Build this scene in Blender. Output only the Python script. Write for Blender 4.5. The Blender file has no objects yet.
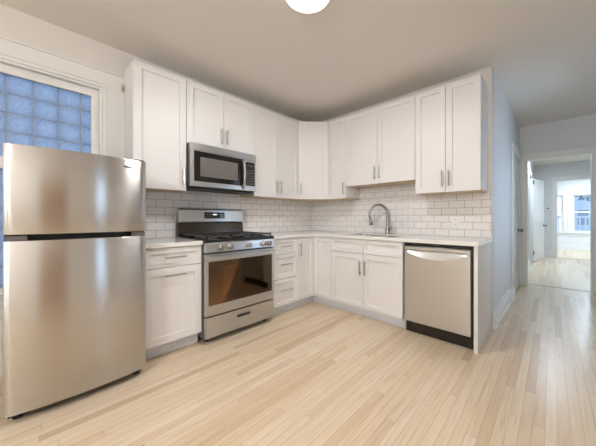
import bpy, bmesh, math, random
from mathutils import Vector, Matrix
random.seed(7)
S = 0.0254                      # everything below is laid out in inches
PI = math.pi
scn = bpy.context.scene
C = scn.collection

# ------------------------------------------------------------------ camera
cam_d = bpy.data.cameras.new('camera'); cam = bpy.data.objects.new('camera', cam_d); C.objects.link(cam)
cam.location = (115.107*S, -120.33*S, 43.82*S); cam.rotation_euler = (PI/2, 0, 0.72535)
cam_d.sensor_width = 36; cam_d.lens = 259.147/596*36
cam_d.shift_x = -24.18/596; cam_d.shift_y = -4.99/596
cam_d.clip_start = 0.02; cam_d.clip_end = 200
scn.camera = cam

# ------------------------------------------------------------------ world, exposure
w = bpy.data.worlds.new('sky'); scn.world = w; w.use_nodes = True
bg = w.node_tree.nodes['Background']; bg.inputs['Color'].default_value = (0.60, 0.76, 1.0, 1); bg.inputs['Strength'].default_value = 1.6
scn.view_settings.view_transform = 'Standard'; scn.view_settings.look = 'None'
scn.view_settings.exposure = 0.36; scn.view_settings.gamma = 1.0; scn.view_settings.use_curve_mapping = False
scn.cycles.max_bounces = 12; scn.cycles.diffuse_bounces = 6; scn.cycles.glossy_bounces = 5
scn.cycles.transmission_bounces = 6; scn.cycles.caustics_reflective = False; scn.cycles.caustics_refractive = False
scn.cycles.sample_clamp_indirect = 6

WARM = (1.0, 0.98, 0.98); COOL = (0.68, 0.84, 1.0)
# name, x, y, z (in), watts, colour, radius : light under each ceiling fixture
LAMPS = [('kitchen', 67, -72, 101.2, 17, WARM, 5.8), ('hall', 116, 180, 101.2, 30, COOL, 5.8), ('front_room', 150, 318, 101.2, 62, COOL, 5.8)]  # hall and front_room lamps are unseen, added as cool fill
# unseen globe pendants added behind the camera to brighten the ceiling: x, y, z, watts, colour
FILL_GLOBES = [('rear', 100, -190, 82, 82, WARM)]
def area(name, loc, rot, sx, sy, watts, col, shape='RECTANGLE', portal=False):
    l = bpy.data.lights.new(name, 'AREA'); l.shape = shape; l.size = sx*S
    if shape != 'DISK': l.size_y = sy*S
    l.energy = watts; l.color = col
    if portal: l.cycles.is_portal = True
    o = bpy.data.objects.new(name, l); C.objects.link(o)
    o.location = Vector(loc)*S; o.rotation_euler = rot
    return o
for n, x, y, z, wt, col, r in LAMPS:
    l = area('light_'+n, (x, y, z-2.2), (0, 0, 0), 2*r, 0, wt, col, 'DISK')
for n, x, y, z, wt, col in FILL_GLOBES:
    l = bpy.data.lights.new('light_'+n, 'POINT'); l.energy = wt; l.color = col; l.shadow_soft_size = 5.2*S
    o = bpy.data.objects.new('light_'+n, l); C.objects.link(o); o.location = Vector((x, y, z))*S
# fill lights added as daylight through made-up windows on the unseen right and rear walls
area('fill_right', (158, 29, 52), (0, PI/2+.42, 0), 50, 36, 11, (.62, .80, 1.0))
area('fill_right_near', (158, -79, 55), (0, PI/2, 0), 52, 16, 2.2, (.70, .85, 1.0))
area('fill_rear', (109, -238, 55), (PI/2, 0, 0), 32, 60, 14, (.78, .90, 1.0))
# (portals only guide the sky light)
area('portal_front', (128, 372.5, 51), (-PI/2, 0, 0), 76, 54, 1, (1, 1, 1), portal=True)
area('portal_left', (-6.5, -127, 55), (0, -PI/2, 0), 64, 44, 1, (1, 1, 1), portal=True)

# ------------------------------------------------------------------ materials
def mat(name, col, rough=.5, metal=0, **kw):
    m = bpy.data.materials.new(name); m.use_nodes = True
    b = m.node_tree.nodes['Principled BSDF']
    b.inputs['Base Color'].default_value = (*col, 1); b.inputs['Roughness'].default_value = rough; b.inputs['Metallic'].default_value = metal
    for k, v in kw.items(): b.inputs[k.replace('_', ' ')].default_value = v
    return m
class NT:
    def __init__(s, m): s.m = m; s.t = m.node_tree; s.b = s.t.nodes['Principled BSDF']
    def n(s, typ, **kw):
        x = s.t.nodes.new(typ)
        for k, v in kw.items(): setattr(x, k, v)
        return x
    def l(s, a, b): s.t.links.new(a, b)
    def math(s, op, a, b=None, c=None):
        x = s.n('ShaderNodeMath', operation=op)
        for i, v in enumerate((a, b, c)):
            if v is None: continue
            if isinstance(v, (int, float)): x.inputs[i].default_value = v
            else: s.l(v, x.inputs[i])
        return x.outputs[0]
    def ramp(s, fac, stops, interp='LINEAR'):
        r = s.n('ShaderNodeValToRGB'); r.color_ramp.interpolation = interp
        while len(r.color_ramp.elements) < len(stops): r.color_ramp.elements.new(.5)
        for e, (p, c) in zip(r.color_ramp.elements, stops): e.position = p; e.color = (*c, 1)
        s.l(fac, r.inputs[0]); return r.outputs[0]
    def bump(s, h, strength=.3, dist=.001):
        b = s.n('ShaderNodeBump'); b.inputs['Strength'].default_value = strength; b.inputs['Distance'].default_value = dist
        s.l(h, b.inputs['Height']); s.l(b.outputs[0], s.b.inputs['Normal'])

def painted(name, col, rough=.5, bump=.05, scale=300):
    m = mat(name, col, rough); t = NT(m)
    g = t.n('ShaderNodeNewGeometry'); nz = t.n('ShaderNodeTexNoise'); nz.inputs['Scale'].default_value = scale
    t.l(g.outputs['Position'], nz.inputs['Vector']); t.bump(nz.outputs[0], bump, .0005)
    return m
M = {}
M['wall'] = painted('wall_paint', (0.72, 0.695, 0.655), .6, .12, 250)
M['hallwall'] = painted('hall_wall_paint', (0.71, 0.72, 0.725), .55, .12, 250)
M['ceiling'] = painted('ceiling_paint', (0.76, 0.73, 0.69), .8, .15, 180)
M['trim'] = painted('white_trim_paint', (0.76, 0.76, 0.74), .35)
M['cab'] = painted('white_cabinet_paint', (0.755, 0.745, 0.732), .42, .03)
M['toe'] = painted('grey_toe_kick_paint', (0.70, 0.73, 0.78), .4, .03)
M['nickel'] = mat('brushed_nickel', (.52, .51, .50), .3, 1)
M['bronze'] = mat('dull_pewter', (.20, .19, .18), .4, 1)
M['black'] = mat('black_enamel', (.012, .012, .012), .25)
M['iron'] = mat('cast_iron', (.045, .042, .04), .38)
M['dark'] = mat('dark_plastic', (.02, .02, .02), .5)
M['rubber'] = mat('black_rubber', (.02, .02, .02), .8)
M['plastic'] = mat('white_plastic', (.82, .81, .78), .35)
M['ink'] = mat('light_ink', (.42, .44, .44), .5)
M['dimink'] = mat('grey_key_ink', (.22, .22, .22), .5); M['logo'] = mat('grey_logo_ink', (.09, .09, .10), .6)
M['ply'] = None
def steel(name, col, rough, aniso=.75, vertical=False):
    m = mat(name, col, rough, 1, Anisotropic=aniso, Anisotropic_Rotation=.25); t = NT(m)
    tg = t.n('ShaderNodeTangent', direction_type='RADIAL', axis='Z'); t.l(tg.outputs[0], t.b.inputs['Tangent'])
    return m
M['steel'] = steel('brushed_steel', (.60, .60, .595), .30)
M['fsteel'] = steel('brushed_refrigerator_steel', (.54, .525, .505), .24, .93)
M['polished'] = mat('satin_chrome', (.38, .37, .36), .28, 1)
M['darksteel'] = mat('dark_stainless', (.085, .07, .055), .2, 1)
M['greyside'] = mat('grey_appliance_side', (.10, .10, .10), .45)

def ply():
    m = mat('plywood_underside', (.62, .50, .33), .6); t = NT(m)
    g = t.n('ShaderNodeNewGeometry'); mp = t.n('ShaderNodeMapping'); mp.inputs['Scale'].default_value = (6, 60, 6)
    t.l(g.outputs['Position'], mp.inputs[0]); nz = t.n('ShaderNodeTexNoise'); t.l(mp.outputs[0], nz.inputs['Vector'])
    t.l(t.ramp(nz.outputs[0], [(.3, (.55, .42, .26)), (.7, (.68, .56, .38))]), t.b.inputs['Base Color'])
    return m
M['ply'] = ply()
def tile(name, axis):
    m = mat(name, (.8, .8, .8), .14); t = NT(m)
    g = t.n('ShaderNodeNewGeometry'); sp = t.n('ShaderNodeSeparateXYZ'); t.l(g.outputs['Position'], sp.inputs[0])
    cb = t.n('ShaderNodeCombineXYZ'); t.l(sp.outputs[axis], cb.inputs[0]); t.l(t.math('SUBTRACT', sp.outputs[2], 36*S), cb.inputs[1])
    br = t.n('ShaderNodeTexBrick'); t.l(cb.outputs[0], br.inputs['Vector'])
    br.inputs['Scale'].default_value = 1; br.inputs['Brick Width'].default_value = 6.06*S; br.inputs['Row Height'].default_value = 3.03*S
    br.inputs['Mortar Size'].default_value = .075*S; br.inputs['Mortar Smooth'].default_value = .1; br.inputs['Bias'].default_value = 0
    br.inputs['Color1'].default_value = (.86, .84, .83, 1); br.inputs['Color2'].default_value = (.82, .80, .79, 1); br.inputs['Mortar'].default_value = (.27, .25, .235, 1)
    t.l(br.outputs['Color'], t.b.inputs['Base Color'])
    t.l(t.math('MULTIPLY_ADD', br.outputs['Fac'], .6, .14), t.b.inputs['Roughness'])
    t.bump(t.math('SUBTRACT', 1, br.outputs['Fac']), .5, .0012)
    return m
M['tileA'] = tile('subway_tile_left', 1); M['tileB'] = tile('subway_tile_back', 0)
def quartz():
    m = mat('white_quartz', (.78, .77, .75), .12); t = NT(m)
    g = t.n('ShaderNodeNewGeometry'); nz = t.n('ShaderNodeTexNoise'); nz.inputs['Scale'].default_value = 260; nz.inputs['Detail'].default_value = 4
    t.l(g.outputs['Position'], nz.inputs['Vector'])
    t.l(t.ramp(nz.outputs[0], [(.35, (.73, .72, .70)), (.55, (.78, .77, .75)), (.8, (.81, .80, .78))]), t.b.inputs['Base Color'])
    return m
M['quartz'] = quartz()
def strip_floor():
    m = mat('maple_strip_floor', (.7, .5, .3), .3); t = NT(m)
    g = t.n('ShaderNodeNewGeometry'); sp = t.n('ShaderNodeSeparateXYZ'); t.l(g.outputs['Position'], sp.inputs[0])
    sx = t.math('DIVIDE', sp.outputs[0], 2.0*S); row = t.math('FLOOR', sx); fx = t.math('FRACT', sx)
    wn = t.n('ShaderNodeTexWhiteNoise', noise_dimensions='1D'); t.l(row, wn.inputs['W'])
    sy = t.math('DIVIDE', t.math('MULTIPLY_ADD', wn.outputs['Value'], 2.3, sp.outputs[1]), 44*S)
    col = t.math('FLOOR', sy); fy = t.math('FRACT', sy)
    cb = t.n('ShaderNodeCombineXYZ'); t.l(row, cb.inputs[0]); t.l(col, cb.inputs[1])
    w2 = t.n('ShaderNodeTexWhiteNoise', noise_dimensions='2D'); t.l(cb.outputs[0], w2.inputs['Vector'])
    base = t.ramp(w2.outputs['Value'], [(0, (.54, .40, .26)), (.08, (.65, .50, .34)), (.45, (.715, .575, .41)), (.8, (.735, .605, .445)), (1, (.745, .63, .49))])
    # long grain, shifted per board
    mp = t.n('ShaderNodeMapping'); mp.inputs['Scale'].default_value = (70, 3.2, 1)
    off = t.n('ShaderNodeVectorMath', operation='ADD'); t.l(g.outputs['Position'], off.inputs[0])
    o2 = t.n('ShaderNodeVectorMath', operation='SCALE'); t.l(w2.outputs['Color'], o2.inputs[0]); o2.inputs['Scale'].default_value = 9
    t.l(o2.outputs[0], off.inputs[1]); t.l(off.outputs[0], mp.inputs[0])
    nz = t.n('ShaderNodeTexNoise'); nz.inputs['Scale'].default_value = 1; nz.inputs['Detail'].default_value = 5; nz.inputs['Distortion'].default_value = .4
    t.l(mp.outputs[0], nz.inputs['Vector'])
    gr = t.ramp(nz.outputs[0], [(.25, (.80, .77, .74)), (.5, (.97, .97, .97)), (.75, (1.04, 1.04, 1.04))])
    mx = t.n('ShaderNodeMix', data_type='RGBA', blend_type='MULTIPLY'); mx.inputs[0].default_value = .8; t.l(base, mx.inputs[6]); t.l(gr, mx.inputs[7])
    # seams
    e = t.math('MINIMUM', t.math('MULTIPLY', fx, 2.0), t.math('MULTIPLY', t.math('SUBTRACT', 1, fx), 2.0))
    e2 = t.math('MINIMUM', t.math('MULTIPLY', fy, 44), t.math('MULTIPLY', t.math('SUBTRACT', 1, fy), 44))
    seam = t.math('LESS_THAN', t.math('MINIMUM', e, e2), .035)
    mx2 = t.n('ShaderNodeMix', data_type='RGBA'); t.l(t.math('MULTIPLY', seam, .7), mx2.inputs[0]); t.l(mx.outputs[2], mx2.inputs[6]); mx2.inputs[7].default_value = (.30, .19, .11, 1)
    t.l(mx2.outputs[2], t.b.inputs['Base Color'])
    t.l(t.math('MULTIPLY_ADD', nz.outputs[0], .18, .22), t.b.inputs['Roughness'])
    t.bump(t.math('SUBTRACT', 1, seam), .25, .0006)
    return m
M['floor'] = strip_floor()
def translucent_block():
    m = mat('wavy_glass_block', (.27, .40, .62), .2); t = NT(m)
    tc = t.n('ShaderNodeTexCoord'); nz = t.n('ShaderNodeTexNoise'); nz.inputs['Scale'].default_value = 55; nz.inputs['Detail'].default_value = 3
    t.l(tc.outputs['Object'], nz.inputs['Vector']); t.bump(nz.outputs[0], .7, .004)
    c = t.ramp(nz.outputs[0], [(.3, (.50, .57, .66)), (.7, (.68, .74, .80))])
    t.l(c, t.b.inputs['Base Color'])
    tr = t.n('ShaderNodeBsdfTranslucent'); t.l(c, tr.inputs['Color'])
    mx = t.n('ShaderNodeMixShader'); mx.inputs[0].default_value = .75
    t.l(t.b.outputs[0], mx.inputs[1]); t.l(tr.outputs[0], mx.inputs[2]); t.l(mx.outputs[0], t.t.nodes['Material Output'].inputs[0])
    return m
M['block'] = translucent_block()
M['mortar'] = mat('grey_mortar', (.42, .47, .54), .8)
def glass(name, tint=(1, 1, 1), ior=1.5, rough=.03, gcol=(1, 1, 1)):
    m = bpy.data.materials.new(name); m.use_nodes = True; t = m.node_tree; t.nodes.remove(t.nodes['Principled BSDF'])
    tr = t.nodes.new('ShaderNodeBsdfTransparent'); tr.inputs[0].default_value = (*tint, 1)
    gl = t.nodes.new('ShaderNodeBsdfGlossy'); gl.inputs['Roughness'].default_value = rough
    fr = t.nodes.new('ShaderNodeFresnel'); fr.inputs[0].default_value = ior
    gl.inputs['Color'].default_value = (*gcol, 1); mx = t.nodes.new('ShaderNodeMixShader')
    t.links.new(fr.outputs[0], mx.inputs[0]); t.links.new(tr.outputs[0], mx.inputs[1]); t.links.new(gl.outputs[0], mx.inputs[2])
    t.links.new(mx.outputs[0], t.nodes['Material Output'].inputs[0]); return m
M['glass'] = glass('clear_glass', (.93, .97, 1)); M['ovenglass'] = glass('smoked_oven_glass', (.80, .66, .52), 1.9, .03, (.95, .70, .50)); M['obscure'] = glass('obscure_glass', (.95, .97, 1), 1.3, .5)
M['blackglass'] = mat('black_glass', (.010, .008, .007), .05)
def screen_pattern():
    m = mat('perforated_screen', (.2, .19, .18), .35); t = NT(m)
    tc = t.n('ShaderNodeTexCoord'); v = t.n('ShaderNodeTexVoronoi'); v.inputs['Scale'].default_value = 420; v.inputs['Randomness'].default_value = 0
    t.l(tc.outputs['Object'], v.inputs['Vector'])
    t.l(t.ramp(v.outputs['Distance'], [(.25, (.03, .027, .024)), (.4, (.17, .155, .14))]), t.b.inputs['Base Color']); return m
M['screen'] = screen_pattern()
def oven_screen():
    m = mat('oven_inner_screen', (.3, .25, .18), .35); t = NT(m); tc = t.n('ShaderNodeTexCoord')
    mp = t.n('ShaderNodeMapping'); mp.inputs['Rotation'].default_value = (.78, 0, 0); t.l(tc.outputs['Object'], mp.inputs[0])
    ck = t.n('ShaderNodeTexChecker'); ck.inputs['Scale'].default_value = 60; ck.inputs[1].default_value = (.40, .34, .25, 1); ck.inputs[2].default_value = (.30, .22, .14, 1)
    t.l(mp.outputs[0], ck.inputs[0]); t.l(ck.outputs[0], t.b.inputs['Base Color']); return m
M['ovenscreen'] = oven_screen()
M['cavity'] = mat('oven_enamel', (.10, .075, .055), .35)
def emis(name, col, st):
    m = mat(name, (.9, .9, .9), .4); b = m.node_tree.nodes['Principled BSDF']; b.inputs['Emission Color'].default_value = (*col, 1); b.inputs['Emission Strength'].default_value = st; return m
M['diffuser'] = emis('glowing_diffuser', (1, .97, .92), 2.2)
M['display'] = emis('lit_display', (.75, .9, 1), .9)
M['brownwood'] = mat('stained_wood_door', (.34, .22, .14), .4)
M['siding'] = mat('pale_siding', (.62, .68, .75), .8); M['roof'] = mat('grey_shingle', (.36, .40, .47), .9)
M['leaf'] = mat('blue_green_leaf', (.16, .26, .26), .8); M['bark'] = mat('dark_bark', (.08, .07, .07), .9)
M['ground'] = mat('pale_pavement', (.35, .37, .40), .9)

# ------------------------------------------------------------------ mesh helpers (inches)
class F:      # local frame: u to the right seen from in front, n outward, z up
    def __init__(s, o, u, n): s.o = Vector(o); s.u = Vector(u); s.n = Vector(n)
    def p(s, u, n, z): return s.o + s.u*u + s.n*n + Vector((0, 0, z))
W = F((0, 0, 0), (1, 0, 0), (0, 1, 0))       # world: u=x n=y
FA = F((0, 0, 0), (0, 1, 0), (1, 0, 0))      # left wall: u=y n=x
FB = F((0, 0, 0), (1, 0, 0), (0, -1, 0))     # back wall: u=x n=-y
def bx(bm, f, u0, u1, n0, n1, z0, z1):
    v = [bm.verts.new(f.p(u, n, z)) for z in (z0, z1) for (u, n) in ((u0, n0), (u1, n0), (u1, n1), (u0, n1))]
    for q in ((0, 3, 2, 1), (4, 5, 6, 7), (0, 1, 5, 4), (1, 2, 6, 5), (2, 3, 7, 6), (3, 0, 4, 7)): bm.faces.new([v[i] for i in q])
def cells(bm, fn, As, Bs, filled, c0, c1):   # prism over a grid of cells; fn(a,b,c) -> point
    vc = {}
    def V(i, j, k):
        if (i, j, k) not in vc: vc[(i, j, k)] = bm.verts.new(fn(As[i], Bs[j], (c0, c1)[k]))
        return vc[(i, j, k)]
    nA, nB = len(As)-1, len(Bs)-1
    ok = lambda i, j: 0 <= i < nA and 0 <= j < nB and filled((As[i]+As[i+1])/2, (Bs[j]+Bs[j+1])/2)
    for i in range(nA):
        for j in range(nB):
            if not ok(i, j): continue
            for k in (0, 1): bm.faces.new([V(i, j, k), V(i+1, j, k), V(i+1, j+1, k), V(i, j+1, k)])
            for (di, dj, a, b) in ((-1, 0, (i, j), (i, j+1)), (1, 0, (i+1, j), (i+1, j+1)), (0, -1, (i, j), (i+1, j)), (0, 1, (i, j+1), (i+1, j+1))):
                if not ok(i+di, j+dj): bm.faces.new([V(*a, 0), V(*b, 0), V(*b, 1), V(*a, 1)])
def tube(bm, pts, r, seg=12, closed=False):
    pts = [Vector(p) for p in pts]; rr = r if isinstance(r, (list, tuple)) else [r]*len(pts)
    rings = []; prev = None
    for i, p in enumerate(pts):
        d = (pts[min(i+1, len(pts)-1)]-pts[max(i-1, 0)]).normalized()
        if prev is None:
            a = Vector((0, 0, 1)) if abs(d.z) < .9 else Vector((1, 0, 0)); x = d.cross(a).normalized()
        else: x = (prev-d*prev.dot(d)).normalized()
        prev = x; y = d.cross(x)
        rings.append([bm.verts.new(p+(x*math.cos(2*PI*k/seg)+y*math.sin(2*PI*k/seg))*rr[i]) for k in range(seg)])
    for a, b in zip(rings, rings[1:]):
        for k in range(seg): bm.faces.new([a[k], a[(k+1) % seg], b[(k+1) % seg], b[k]])
    bm.faces.new(rings[0][::-1]); bm.faces.new(rings[-1])
def lathe(bm, c, prof, seg=32, axis=(0, 0, 1)):   # prof: (r, h) along axis
    ax = Vector(axis).normalized(); a = Vector((0, 0, 1)) if abs(ax.z) < .9 else Vector((1, 0, 0)); x = ax.cross(a).normalized(); y = ax.cross(x); c = Vector(c)
    rings = [[bm.verts.new(c+ax*h+(x*math.cos(2*PI*k/seg)+y*math.sin(2*PI*k/seg))*max(r, .001)) for k in range(seg)] for r, h in prof]
    for p, q in zip(rings, rings[1:]):
        for k in range(seg): bm.faces.new([p[k], p[(k+1) % seg], q[(k+1) % seg], q[k]])
    bm.faces.new(rings[0][::-1]); bm.faces.new(rings[-1])
def tag(o, label=None, cat=None, group=None, kind=None):
    for k, v in (('label', label), ('category', cat), ('group', group), ('kind', kind)):
        if v: o[k] = v
    return o
def origin_of(parent):
    p = parent; o = Vector((0, 0, 0))
    while p is not None: o = o+p.location; p = p.parent
    return o
def obj(name, bm, m, parent=None, bevel=0, smooth=False, at=None, auto=None):
    bmesh.ops.recalc_face_normals(bm, faces=bm.faces)
    if parent is None:
        xs = [v.co for v in bm.verts]
        base = Vector(at)*S if at else Vector(((min(p.x for p in xs)+max(p.x for p in xs))/2, (min(p.y for p in xs)+max(p.y for p in xs))/2, min(p.z for p in xs)))*S
    else: base = origin_of(parent)
    for v in bm.verts: v.co = v.co*S-base
    me = bpy.data.meshes.new(name); bm.to_mesh(me); bm.free()
    if smooth:
        for p in me.polygons: p.use_smooth = True
    o = bpy.data.objects.new(name, me); C.objects.link(o); me.materials.append(m)
    if parent is None: o.location = base
    else: o.parent = parent
    if bevel:
        b = o.modifiers.new('bevel', 'BEVEL'); b.width = bevel*S; b.segments = 2; b.limit_method = 'ANGLE'; b.angle_limit = math.radians(40)
    return o
def thing(name, loc, label, cat, group=None):
    o = bpy.data.objects.new(name, None); C.objects.link(o); o.location = Vector(loc)*S; o.empty_display_size = .1
    return tag(o, label, cat, group)
def box_obj(name, m, f, *a, parent=None, bevel=.04, **kw):
    bm = bmesh.new(); bx(bm, f, *a); return obj(name, bm, m, parent, bevel, **kw)
def struct(name, bm, m, bevel=0, parent=None):
    o = obj(name, bm, m, parent, bevel)
    if parent is None: o['kind'] = 'structure'
    return o
def sbox(name, m, f, *a, bevel=0, parent=None):
    bm = bmesh.new(); bx(bm, f, *a); return struct(name, bm, m, bevel, parent)
def rounded_slab(bm, f, u0, u1, z0, z1, prof):     # prof(u)->n front ; back n=prof min; vertical extrude
    N = 28; n_back = prof(None)
    us = [u0+(u1-u0)*i/N for i in range(N+1)]
    fr = [[bm.verts.new(f.p(u, prof(u), z)) for u in us] for z in (z0, z1)]
    bk = [[bm.verts.new(f.p(u, n_back, z)) for u in (us[0], us[-1])] for z in (z0, z1)]
    for i in range(N): bm.faces.new([fr[0][i], fr[0][i+1], fr[1][i+1], fr[1][i]])
    bm.faces.new([bk[0][0], fr[0][0], fr[1][0], bk[1][0]]); bm.faces.new([bk[0][1], fr[0][-1], fr[1][-1], bk[1][1]])
    bm.faces.new([bk[0][0], bk[0][1], bk[1][1], bk[1][0]])
    for k in (0, 1): bm.faces.new(fr[k]+[bk[k][1], bk[k][0]])

# ------------------------------------------------------------------ structure
CH = 103.6
sbox('floor', M['floor'], W, -4, 215, -236, 372, -2, 0)
sbox('ceiling', M['ceiling'], W, -4, 215, -236, 372, CH, CH+4)
def wall(name, f, u0, u1, holes, n0=-4, n1=0, m='wall', z0=0, z1=CH):
    bm = bmesh.new()
    us = sorted({u0, u1, *[h[0] for h in holes], *[h[1] for h in holes]}); zs = sorted({z0, z1, *[h[2] for h in holes], *[h[3] for h in holes]})
    cells(bm, lambda a, b, c: f.p(a, c, b), us, zs, lambda a, b: not any(h[0] < a < h[1] and h[2] < b < h[3] for h in holes), n0, n1)
    return struct(name, bm, M[m])
WL0, WL1, WZ0, WZ1 = -147.0, -102.9, 22.0, 89.4         # left window opening
wall('wall_left', FA, -236, 0, [(WL0, WL1, WZ0, WZ1)], n0=-7)
wall('wall_back', FB, -7, 97.4, [])
FR = F((150, 0, 0), (0, -1, 0), (-1, 0, 0))              # right wall, u=-y
wall('wall_right', FR, -95, 230, [(-48, -10, 25, 85), (70, 88, 25, 85)])
FK = F((0, -230, 0), (-1, 0, 0), (0, 1, 0))              # wall behind the camera, u=-x
wall('wall_front', FK, -150, 0, [(-125, -93, 25, 85)])
FH = F((97.4, 0, 0), (.01895, .99982, 0), (.99982, -.01895, 0))               # passage left wall, u=y
wall('wall_hall_left', FH, 4.1, 94.9, [(60, 89, 0, 81)], n0=-4, n1=0, m='hallwall')
FO = F((0, 95, 0), (1, 0, 0), (0, -1, 0))               # wall with the cased opening
wall('wall_hall_opening', FO, 95.0, 166, [(102.6, 132.8, 0, 82)], n0=-5, n1=0, m='hallwall')
FH2 = F((99.4, 0, 0), (0, 1, 0), (1, 0, 0))
wall('wall_hall_far_left', FH2, 100, 265, [(180, 211, 0, 84)], n0=-4, n1=0, m='hallwall')
wall('wall_hall_far_right', F((162, 0, 0), (0, -1, 0), (-1, 0, 0)), -265, -100, [], m='hallwall')
FE = F((0, 265, 0), (1, 0, 0), (0, -1, 0))
wall('wall_hall_end', FE, 60, 211, [(119, 158, 0, 85.5)], n0=-5, n1=0, m='hallwall')
FX = F((0, 368, 0), (1, 0, 0), (0, -1, 0))               # front-room window wall
wall('wall_front_room', FX, 60, 211, [(104, 128, 25, 76.6), (134.2, 170, 25, 76.6)], n0=-6, n1=0, m='hallwall')
wall('wall_front_room_left', F((68, 0, 0), (0, 1, 0), (1, 0, 0)), 270, 368, [], m='hallwall')
wall('wall_front_room_right', F((207, 0, 0), (0, -1, 0), (-1, 0, 0)), -368, -270, [], m='hallwall')
# side room behind the half-open hall door and the closet behind the passage door (dark closets)
sbox('wall_side_room', M['hallwall'], W, 60, 64, 150, 240, 0, CH)
sbox('wall_side_room_near', M['hallwall'], W, 64, 95.4, 150, 154, 0, CH)
sbox('wall_side_room_far', M['hallwall'], W, 64, 95.4, 236, 240, 0, CH)

# backsplash tile
bm = bmesh.new(); cells(bm, lambda a, b, c: FA.p(a, c, b), [-98, -81.4, -52, -.4], [36.01, 54, 57], lambda a, b: b < 54 or -81.4 < a < -52, .02, .38); struct('wall_tile_left', bm, M['tileA'])
bm = bmesh.new(); cells(bm, lambda a, b, c: FB.p(a, c, b), [.02, 36, 72, 97.3], [36.01, 54, 60.4], lambda a, b: b < 54 or 36 < a < 72, .02, .38); struct('wall_tile_back', bm, M['tileB'])

# baseboards and casings
def base_board(name, f, u0, u1, n=0.02):
    bm = bmesh.new(); bx(bm, f, u0, u1, n, n+.75, 0, 6); bx(bm, f, u0, u1, n, n+.45, 6, 6.9); bx(bm, f, u0, u1, n+.75, n+1.2, 0, .7)
    return struct(name, bm, M['trim'], .06)
base_board('baseboard_hall_left', FH, 0.0, 44.3)
base_board('baseboard_hall_far_left', FH2, 100.2, 176)
base_board('baseboard_hall_far_left_end', FH2, 215.2, 263.6)
base_board('baseboard_hall_end', FE, 99.8, 115)
base_board('baseboard_front_room', FX, 68.2, 206)
base_board('baseboard_left', FA, -228, -98.6)
base_board('baseboard_front', FK, -149, -1.5)
base_board('baseboard_right', FR, -93, 104)
sbox('trim_plinth', M['trim'], FH, 44.5, 56.3, .02, 1.7, 0, 5.2, bevel=.08)
def casing(name, f, u0, u1, z1, wd=4, t=.8, z0=0, cap=True, n=.02, over=.0, skip=()):
    bm = bmesh.new()
    if 'L' not in skip: bx(bm, f, u0-wd, u0, n, n+t, z0, z1)
    if 'R' not in skip: bx(bm, f, u1, u1+wd, n, n+t, z0, z1)
    bx(bm, f, u0-wd-over, u1+wd+over, n, n+t, z1, z1+wd)
    if cap: bx(bm, f, u0-wd-.4, u1+wd+.4, n, n+t+.3, z1+wd, z1+wd+.6)
    return struct(name, bm, M['trim'], .08)
casing('trim_1', FH, 60, 89, 81, wd=3.6)
casing('trim_2', FO, 102.6, 132.8, 82, wd=3.2)
bm = bmesh.new()
for f_, a, b, z in ((FO, 102.6, 132.8, 82), (FE, 119, 158, 85.5)):
    bx(bm, f_, a, a+.6, -5, .3, 0, z); bx(bm, f_, b-.6, b, -5, .3, 0, z); bx(bm, f_, a+.6, b-.6, -5, .3, z-.6, z)
struct('trim_jambs', bm, M['trim'], .03)
casing('trim_3', FH2, 180, 211, 84)
casing('trim_4', FE, 119, 158, 85.5, wd=3.8, cap=False)
sbox('trim_threshold', mat('maple_threshold', (.60, .48, .35), .35), W, 103.3, 132.1, 99.4, 102.4, .0, .22, bevel=.12)
sbox('trim_threshold_front_room', mat('front_threshold', (.60, .48, .35), .35), W, 119.7, 157.3, 265, 270, .0, .3, bevel=.1)

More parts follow.
